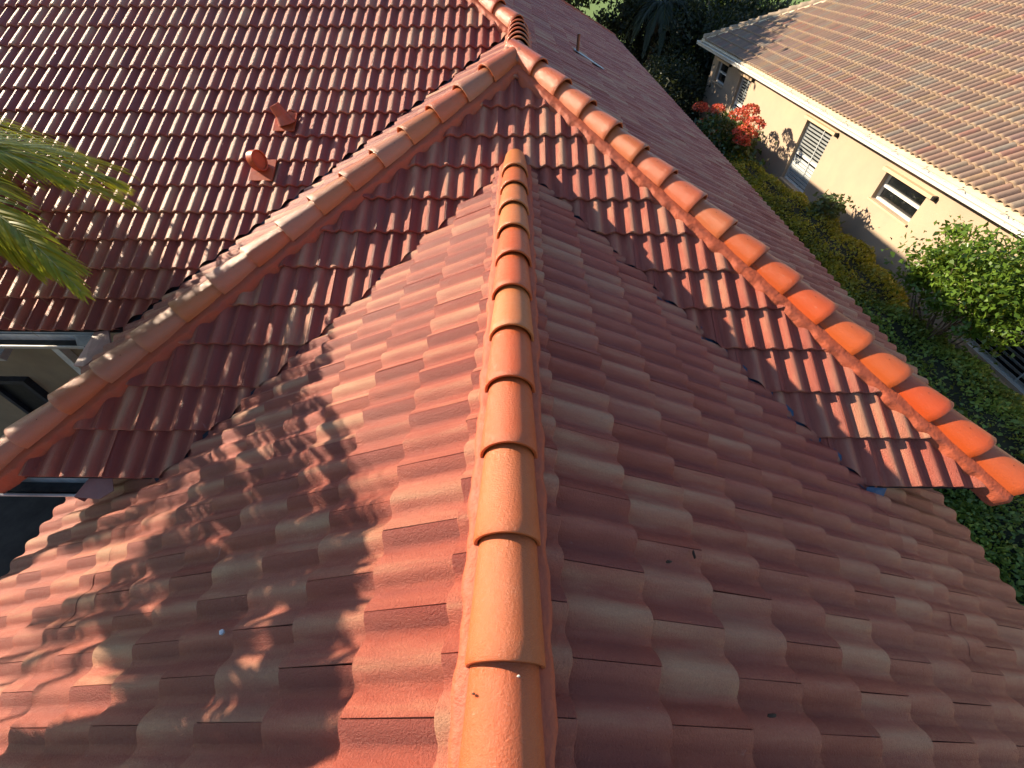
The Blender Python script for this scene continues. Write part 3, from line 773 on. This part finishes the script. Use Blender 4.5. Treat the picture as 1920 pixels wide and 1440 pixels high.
    for (a_, b_, c_, d_, k_) in win:
        fr = MB(); w_ = b_ - a_; h_ = d_ - c_; dp = dd + .13; mu = (a_ + b_) / 2; mz = (c_ + d_) / 2
        fw = .045
        fr.box(NP(mu, dp, c_ + fw / 2), (w_, .07, fw), NU, NN); fr.box(NP(mu, dp, d_ - fw / 2), (w_, .07, fw), NU, NN)
        fr.box(NP(a_ + fw / 2, dp, mz), (fw, .07, h_ - 2 * fw), NU, NN); fr.box(NP(b_ - fw / 2, dp, mz), (fw, .07, h_ - 2 * fw), NU, NN)
        zm = c_ + h_ * (.5 if k_ != 'tall' else .46)
        if k_ != 'louver': fr.box(NP(mu, dp - .005, zm), (w_ - 2 * fw, .06, .05), NU, NN)
        wo = fr.build('window', M['white'], nb)
        def sub(mb, nm, mat):
            o = mb.build(nm, mat); o.parent = wo; return o
        g_ = MB(); g_.box(NP(mu, dp + .02, mz), (w_ - 2 * fw + .01, .012, h_ - 2 * fw + .01), NU, NN); sub(g_, 'pane', M['glass'])
        s_ = MB(); s_.box(NP(mu, dd + .02, c_ - .02), (w_ + .06, .14, .035), NU, NN); sub(s_, 'sill', M['trim'])
        t_ = MB(); t_.box(NP(mu - .06, dd - .045, d_ + .05), (w_ + .26, .09, .065), NU, NN); sub(t_, 'lintel_track', M['trim'])
        t_ = MB(); t_.box(NP(a_ - .215, dd - .045, d_ + .05), (.05, .10, .075), NU, NN); sub(t_, 'track_end', M['black'])
        if k_ in ('tall', 'louver'):
            L = MB(); zb = (zm + .03) if k_ == 'tall' else c_ + .06; z = zb; sp = .082 if k_ == 'tall' else .095
            while z < d_ - .09:
                L.box(NP(mu, dp - .025, z + .03), (w_ - 2 * fw - .02, .012, sp * .92), NU, Vector(NN) , Z=(Vector((0, 0, 1)) * .8 - Vector(NN) * .62).normalized())
                z += sp
            if k_ == 'tall':
                z = c_ + .09
                while z < zm - .09:
                    L.box(NP(mu, dp - .022, z + .03), (w_ - 2 * fw - .02, .012, sp * .98), NU, Vector(NN), Z=(Vector((0, 0, 1)) * .96 - Vector(NN) * .28).normalized()); z += sp
            L.box(NP(a_ + w_ * .36, dp - .05, mz), (.022, .012, h_ - .1), NU, NN)
            sub(L, 'shutter', M['shutter'])
neighbour()

# ================================================================ HEDGES, BUSHES, TREES
def hedge(name, label, path, n, size, mat, wob=.12, group=None):
    """path: list of (x, y, halfwidth, topz); rounded clipped hedge along it"""
    root = empty(name, (path[0][0], path[0][1], GZ), label, 'hedge', group)
    P = [np.array(p, float) for p in path]; seg = 24; rows = []
    m = 8
    pts = []
    for a, b in zip(P, P[1:]):
        for k in range(m): pts.append(a + (b - a) * k / m)
    pts.append(P[-1]); pts = np.array(pts)
    def surf(i, f, t):       # f in 0..1 across (0 = one foot, 1 = other foot)
        p = pts[i] * (1 - t) + pts[min(i + 1, len(pts) - 1)] * t
        q = pts[min(i + 1, len(pts) - 1)] - pts[max(i - 1, 0)]; d = q[:2] / (np.linalg.norm(q[:2]) + 1e-9); X = np.array([d[1], -d[0]])
        a = math.pi * f; ex = .55
        x = -math.copysign(abs(math.cos(a)) ** ex, math.cos(a)); z = abs(math.sin(a)) ** ex
        hh = p[3] - GZ
        bul = 1 + .10 * math.sin(p[0] * 3.1 + p[1] * 4.3) + .07 * math.sin(p[1] * 9 + f * 7)
        return np.array([p[0] + X[0] * x * p[2] * bul, p[1] + X[1] * x * p[2] * bul, GZ + hh * z * (1 + .05 * math.sin(p[1] * 5.1 + f * 9))])
    V = []; 
    for i in range(len(pts)):
        for j in range(seg + 1):
            v = surf(i, j / seg, 0); c = np.array([pts[i][0], pts[i][1], (pts[i][3] + GZ) / 2]); V.append(c + (v - c) * .93)
    F = [(i * (seg + 1) + j, i * (seg + 1) + j + 1, (i + 1) * (seg + 1) + j + 1, (i + 1) * (seg + 1) + j) for i in range(len(pts) - 1) for j in range(seg)]
    mb = MB(); mb.add([tuple(v) for v in V], F + [tuple(range(seg + 1)), tuple((len(pts) - 1) * (seg + 1) + j for j in range(seg + 1))]); mb.build('inner_hull', M['hull'], root)  # opaque dark hull just inside the leaf layer
    ii = RNG.integers(0, len(pts) - 1, n); ff = .08 + .84 * RNG.random(n); tt = RNG.random(n)
    C = np.array([surf(i, f, t) for i, f, t in zip(ii, ff, tt)])
    C += RNG.normal(size=C.shape) * np.array([.03, .03, .03])
    tone = .5 + .35 * np.sin(C[:, 0] * 5 + 1.3 * np.sin(C[:, 1] * 2.1)) * np.sin(C[:, 1] * 3.3) + .25 * RNG.normal(size=n)
    leaf_cloud('foliage', C, size, mat, root, rnd=np.clip(tone, 0, 1), aspect=.6)
    return root
hedge('hedge', 'olive yellow clipped hedge running along the peach house wall under its windows',
      [(6.9, 13.5, .55, -2.2), (6.85, 11, .66, -2.05), (7.0, 9, .86, -2.0), (7.05, 6.6, .9, -2.0), (6.95, 5.0, .75, -2.1)], 34000, .055, M['hedgeleaf'])
hedge('hedge', 'dark green dense hedge between the right eave corner and the grey shutters',
      [(6.6, 5.4, .75, -2.1), (6.6, 3.8, 1.1, -1.95), (6.45, 2.2, 1.25, -1.85), (6.15, .7, 1.2, -1.9), (5.7, -.8, 1.1, -2.0), (5.4, -2.4, 1.0, -2.0)], 56000, .055, M['hedgeleaf2'])
# glossy small tree in front of the shuttered window
bush('small_tree', 'glossy bright green leafy small tree in front of the grey shutters', 'tree', (7.3, 4.15, -1.02), (.75, 1.2, .74), 11000, .078, M['treeleaf'], 90, .13)
bush('shrub', 'small grey green shrub beside the tall shuttered window', 'shrub', (7.55, 8.6, -1.95), (.25, .5, .42), 1100, .10, M['bushleaf'], 16, .09)
FLW = [(7.1, 17.1, -2.04, 0.3), (7.1, 15.48, -1.7, 0.27), (7.1, 16.31, -2.32, 0.22), (7.1, 14.98, -2.29, 0.28), (7.1, 13.71, -1.4200000000000002, 0.3), (7.1, 13.08, -1.11, 0.26), (7.1, 12.89, -1.6600000000000001, 0.34), (7.1, 12.51, -1.32, 0.3), (7.1, 12.95, -1.8900000000000001, 0.25)]
def flowering():
    root = bush('flowering_bush', 'bush with large red flower clusters against the peach wall', 'bush', (6.9, 14.3, -2.25), (.75, 2.3, .75), 7500, .13, M['darkleaf2'], 60, .17)
    for (x, y, z, r) in FLW:
        n = 420; d = RNG.normal(size=(n, 3)); d /= np.linalg.norm(d, axis=1)[:, None]; d[:, 2] = np.abs(d[:, 2]) * .8
        C = np.array([x - .12, y, z + .10]) + d * r * np.array([1, 1.3, 1]) * (.75 + .3 * RNG.random((n, 1)))
        leaf_cloud('flower_cluster', C, .06, M['flower'], root, aspect=.75)
M['darkleaf2'] = leaf_mat('bush_leaf', [(0.0, (0.018, 0.034, 0.010)), (0.7, (0.045, 0.085, 0.020)), (1.0, (0.10, 0.15, 0.03))], 0.35, 0.15)
flowering()
# shaded trees beyond the far corners of both houses
def big_tree(label, c, rad, n, size, nclump, cr, h, mat='darkleaf'):
    root = empty('broadleaf_tree', (c[0], c[1], GZ), label, 'tree', 'trees beyond the two houses')
    P, rr, K = clump_points(c, rad, nclump, n, cr, .45)
    leaf_cloud('crown', P, size, M[mat], root, rnd=rr)
    m = MB(); b = Vector((c[0], c[1], GZ)); t = Vector((c[0] + .1, c[1], c[2] - rad[2] * .3))
    m.tube([b, b.lerp(t, .5) + Vector((.1, 0, 0)), t], [.22, .17, .12], 10)
    for k in K[::max(1, len(K) // 16)]: m.tube([t, t.lerp(Vector(k), .5) + Vector((0, 0, .15)), Vector(k)], [.08, .05, .015], 6)
    m.build('trunk', M['bark'], root)
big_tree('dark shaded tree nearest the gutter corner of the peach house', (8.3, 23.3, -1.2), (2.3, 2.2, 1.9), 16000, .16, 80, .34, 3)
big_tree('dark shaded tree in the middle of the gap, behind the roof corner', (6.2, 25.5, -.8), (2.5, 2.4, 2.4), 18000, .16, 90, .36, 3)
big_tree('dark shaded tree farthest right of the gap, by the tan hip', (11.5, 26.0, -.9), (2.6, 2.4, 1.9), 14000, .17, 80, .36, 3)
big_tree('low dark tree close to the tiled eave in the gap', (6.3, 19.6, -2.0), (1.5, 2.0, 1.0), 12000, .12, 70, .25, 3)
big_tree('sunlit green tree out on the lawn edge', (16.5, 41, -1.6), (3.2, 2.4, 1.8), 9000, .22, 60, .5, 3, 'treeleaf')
for i, (x, y, hw_, l) in enumerate([(14.2, 33.0, .8, 'light green clipped hedge at the lawn edge behind the dark trees')]):
    hedge('hedge', l, [(x - 3, y, hw_, -2.0), (x, y + .5, hw_, -1.9), (x + 4, y + 1, hw_, -1.9), (x + 8, y + 1.2, hw_, -1.9)], 9000, .16, M['treeleaf'])
for (x, y, z, l) in [(-1.2, 26.5, 2.2, 'tall dense tree added unseen behind the main roof to cast shade, left of the gap'), (2.6, 29.5, 2.6, 'tall dense tree added unseen behind the main roof to cast shade, nearer the gap')]:  # unseen trees added up-sun to darken the gap
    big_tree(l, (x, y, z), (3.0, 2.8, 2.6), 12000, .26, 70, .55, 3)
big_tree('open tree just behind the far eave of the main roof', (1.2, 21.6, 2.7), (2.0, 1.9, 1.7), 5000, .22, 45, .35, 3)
# ground cover in the deep shade between the houses
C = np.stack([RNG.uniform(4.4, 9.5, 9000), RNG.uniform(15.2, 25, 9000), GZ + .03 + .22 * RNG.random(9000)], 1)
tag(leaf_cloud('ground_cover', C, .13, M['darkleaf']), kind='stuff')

# ---------------------------------------------------------------- palms
def frond(P0, P1, P2, nl, ll, mat, droop=.5, wid=.018, taper=True, seed=0, vup=0.35, stiff=1.0):
    rr = random.Random(seed); P0, P1, P2 = map(Vector, (P0, P1, P2)); m = MB(); V = []; F = []; RND = []
    pts = [P0 * (1 - t) ** 2 + P1 * 2 * t * (1 - t) + P2 * t * t for t in [i / 24 for i in range(25)]]
    m.tube(pts, [.013 * (1 - .8 * i / 24) + .002 for i in range(25)], 6)
    for i in range(nl):
        t = .16 + .84 * i / (nl - 1); p = P0 * (1 - t) ** 2 + P1 * 2 * t * (1 - t) + P2 * t * t
        tan = ((P1 - P0) * (1 - t) + (P2 - P1) * t).normalized(); side = tan.cross(Vector((0, 0, 1)))
        if side.length < .1: side = Vector((1, 0, 0))
        side.normalize(); up = side.cross(tan)
        for sg in (-1, 1):
            L = ll * (math.sin(math.pi * min(1, t * .82 + .16)) ** .6) * rr.uniform(.8, 1.1)
            d0 = (side * sg * (.8 - .45 * t) + tan * (.6 + .9 * t) + up * (vup + rr.uniform(-.18, .18))).normalized()
            q = p.copy(); d = d0.copy(); c = [q.copy()]
            for k in range(5):
                q = q + d * L / 5; c.append(q.copy()); d = (d + Vector((0, 0, -1)) * droop * .18 * (1 + k * .35)).normalized()
            wv = d0.cross(up if abs(d0.dot(up)) < .9 else tan).normalized(); wv = (wv * .8 + tan * rr.uniform(-.5, .5)).normalized()
            b = len(V)
            for k, cc in enumerate(c):
                ww = wid * (.5 if k == 0 else (1 - (k / 5) ** 2.2)) * .5 + .0008
                V += [cc - wv * ww, cc + wv * ww]
            for k in range(5): F.append((b + 2 * k, b + 2 * k + 1, b + 2 * k + 3, b + 2 * k + 2)); 
            RND += [rr.random() * .7 + t * .3] * 12
    V = np.array([tuple(v) for v in V]); me = mesh_np('leaflets', V, np.array(F), mat, None, np.stack([np.array(RND), np.array(RND)], 1))
    return m, me
def palm(name, label, base, crown, fronds, nl, ll, mat, rad=.11, droop=.5, wid=.018, group=None, vup=.35, lean=None):
    root = empty(name, base, label, 'palm', group)
    m = MB(); b = Vector(base); c = Vector(crown); mid = b.lerp(c, .55) + Vector((-.12, 0, 0)) if lean is None else c + Vector(lean); n = 18; pts = []
    for i in range(n + 1):
        t = i / n; pts.append(b * (1 - t) ** 2 + mid * 2 * t * (1 - t) + c * t * t)
    m.tube(pts, [rad * (1.25 - .4 * i / n) * (1 + .05 * (i % 2)) for i in range(n + 1)], 12); m.build('trunk', M['bark'], root)
    for i, (p1, p2) in enumerate(fronds):
        mm, me = frond(crown, p1, p2, nl, ll, mat, droop, wid, seed=i * 7 + 3, vup=vup)
        f = mm.build('frond', M['rachis'], root); l = link(bpy.data.objects.new('leaflets', me)); l.parent = f
    return root
def ring_fronds(c, n, L, rise, fall, seed, a0=0, a1=360, jl=.12):
    rr = random.Random(seed); out = []
    for i in range(n):
        a = R(a0 + (a1 - a0) * (i + rr.uniform(-.25, .25)) / n); e = rr.uniform(.6, 1.15); l = L * rr.uniform(1 - jl, 1 + jl)
        d = Vector((math.cos(a), math.sin(a), 0)); c_ = Vector(c)
        out.append((c_ + d * l * .5 + Vector((0, 0, rise * e)), c_ + d * l * (.9 + .1 * (1 - e)) + Vector((0, 0, rise * e - fall * rr.uniform(.8, 1.2)))))
    return out
PC = (-4.85, 1.45, 1.55)
fr = [((-3.55, 1.3, 1.95), (-2.55, .52, 1.25)), ((-3.7, 1.2, 1.9), (-2.95, .72, 1.25)), ((-3.8, 1.6, 2.0), (-3.15, 1.45, 1.5)), ((-3.9, 1.7, 1.8), (-3.3, 2.0, 1.1)), ((-3.75, 1.6, 1.95), (-3.05, 1.75, 1.35)), ((-3.9, 1.8, 1.9), (-3.45, 2.35, 1.2)), ((-4.2, 1.9, 1.8), (-3.9, 2.8, 1.1)),
      ((-4.0, 1.25, 1.8), (-3.2, 1.15, 1.0))]
fr += ring_fronds(PC, 14, 1.75, .75, 1.1, 4, 70, 320)
palm('palm_tree', 'slender palm with arching yellow green fronds over the left roof slope', (-5.9, -2.3, GZ), PC, fr, 70, .46, M['palmleaf'], .07, .75, .016, vup=.2, lean=(-1.6, -.9, -1.0))
PC2 = (-4.02, .1, 2.12)
fr2 = ring_fronds(PC2, 17, 1.25, .5, .9, 9) + [((-3.3, -.6, 2.5), (-2.75, -1.3, 1.6)), ((-3.6, -.8, 2.5), (-3.2, -1.9, 1.5)), ((-3.4, -.3, 2.6), (-2.5, -.7, 1.7)), ((-4.0, -.8, 2.5), (-3.9, -2.0, 1.4))]
palm('palm_tree', 'second palm, beyond the left edge, whose fronds shade the near wing slope', (-5.4, -2.5, GZ), PC2, fr2, 60, .5, M['palmleaf'], .07, .8, .034, lean=(-1.4, -.9, -.9))
PC3 = (-6.1, 2.4, 1.35)  # unseen crown added to shade the gutter end and courtyard
palm('palm_tree', 'third palm, added unseen beyond the left edge to shade the lower left roof corner', (-7.6, -1.6, GZ), PC3, ring_fronds(PC3, 18, 1.25, .5, .75, 31), 56, .5, M['palmleaf'], .09, .8, .034)
# dark palms at the top of the gap
for i, (x, y, z, L, l) in enumerate([(6.4, 23.6, .45, 2.0, 'dark palm with hanging fronds right behind the far roof corner'), (7.6, 28.5, .6, 2.4, 'dark palm at the top edge above the dark trees'), (10.2, 31.5, .3, 2.2, 'dark palm farthest back beside the lawn')]):
    palm('palm_tree', l, (x, y, GZ), (x, y, z), ring_fronds((x, y, z), 15, L, .7, 2.0, 20 + i), 34, .75, M['darkleaf'], .14, 1.2, .05, 'dark palms behind the houses')
# dry strands hanging into the picture on the left
def strands():
    for i, (a, b, c) in enumerate([((-4.3, .75, 1.35), (-3.5, 1.0, 1.25), (-3.12, .74, .92)), ((-4.2, .45, 1.3), (-3.3, .62, 1.2), (-2.95, .42, .98))]):
        a, b, c = map(Vector, (a, b, c)); m = MB(); m.tube([a * (1 - t) ** 2 + b * 2 * t * (1 - t) + c * t * t for t in [k / 12 for k in range(13)]], [.0035 * (1 - .06 * k) for k in range(13)], 5)
        o = m.build('dry_strand', M['straw']); tag(o, ['long dry straw-coloured strand, the upper one hanging over the left eave', 'long dry straw-coloured strand, the lower one hanging over the left eave'][i], 'strand')
strands()
# small bits of debris on the tiles
def debris():
    def onL(x, y, h=.06): return Vector((x, y, HR - s * abs(x - XR) + h))
    spots = [('bird dropping', Vector((-1.192, -1.11, 0.731)), (.012, .012, .003), (.75, .74, .70), 'small white dropping on the shaded left wing slope'),
             ('twig', onL(.75, -.85, .075), (.004, .022, .004), (.05, .03, .02), 'short dark twig lying on the near right wing slope')]
    spots = [(a_, b_, c_, d_, e_, a_.split()[-1]) for a_, b_, c_, d_, e_ in spots] + [(a_, Vector(b_), c_, d_, e_, f_) for a_, b_, c_, d_, e_, f_ in [('dead_leaf', (0.896, -1.362, 0.875), (0.022, 0.01, 0.005), (0.06, 0.035, 0.02), 'small dark dead leaf on the near right wing slope, lower right of the twig', 'leaf'), ('dead_leaf', (0.618, -0.903, 1.014), (0.014, 0.006, 0.005), (0.07, 0.04, 0.025), 'tiny curled dead leaf on the right wing slope beside the ridge', 'leaf'), ('dead_leaf', (-0.09, -1.364, 1.364), (0.006, 0.003, 0.002), (0.16, 0.1, 0.06), 'tiny brown leaf flake on the nearest orange ridge cap', 'leaf'), ('paint_flake', (0.025, -1.327, 1.369), (0.007, 0.004, 0.003), (0.62, 0.56, 0.5), 'pale curled flake on the nearest ridge cap, just below the cap joint', 'flake')]]
    for nm, p, sz, col, lab, cat in spots:
        mt = plain(nm.replace(' ', '_'), col, .9, .1); m = MB(); k = 9; random.seed(int(abs(p.x) * 1000))
        ring = [p + Vector((math.cos(q) * sz[0] * random.uniform(.5, 1), math.sin(q) * sz[1] * random.uniform(.5, 1), sz[2] * random.uniform(.3, 1))) for q in [i * 2 * math.pi / k for i in range(k)]]
        m.add(ring + [p + Vector((0, 0, sz[2] * 1.5))] + [r_ - Vector((0, 0, .012)) for r_ in ring], [(i, (i + 1) % k, k) for i in range(k)] + [(i, i + k + 1, (i + 1) % k + k + 1, (i + 1) % k) for i in range(k)])
        tag(m.build(nm.replace(' ', '_'), mt), lab, cat)
debris()
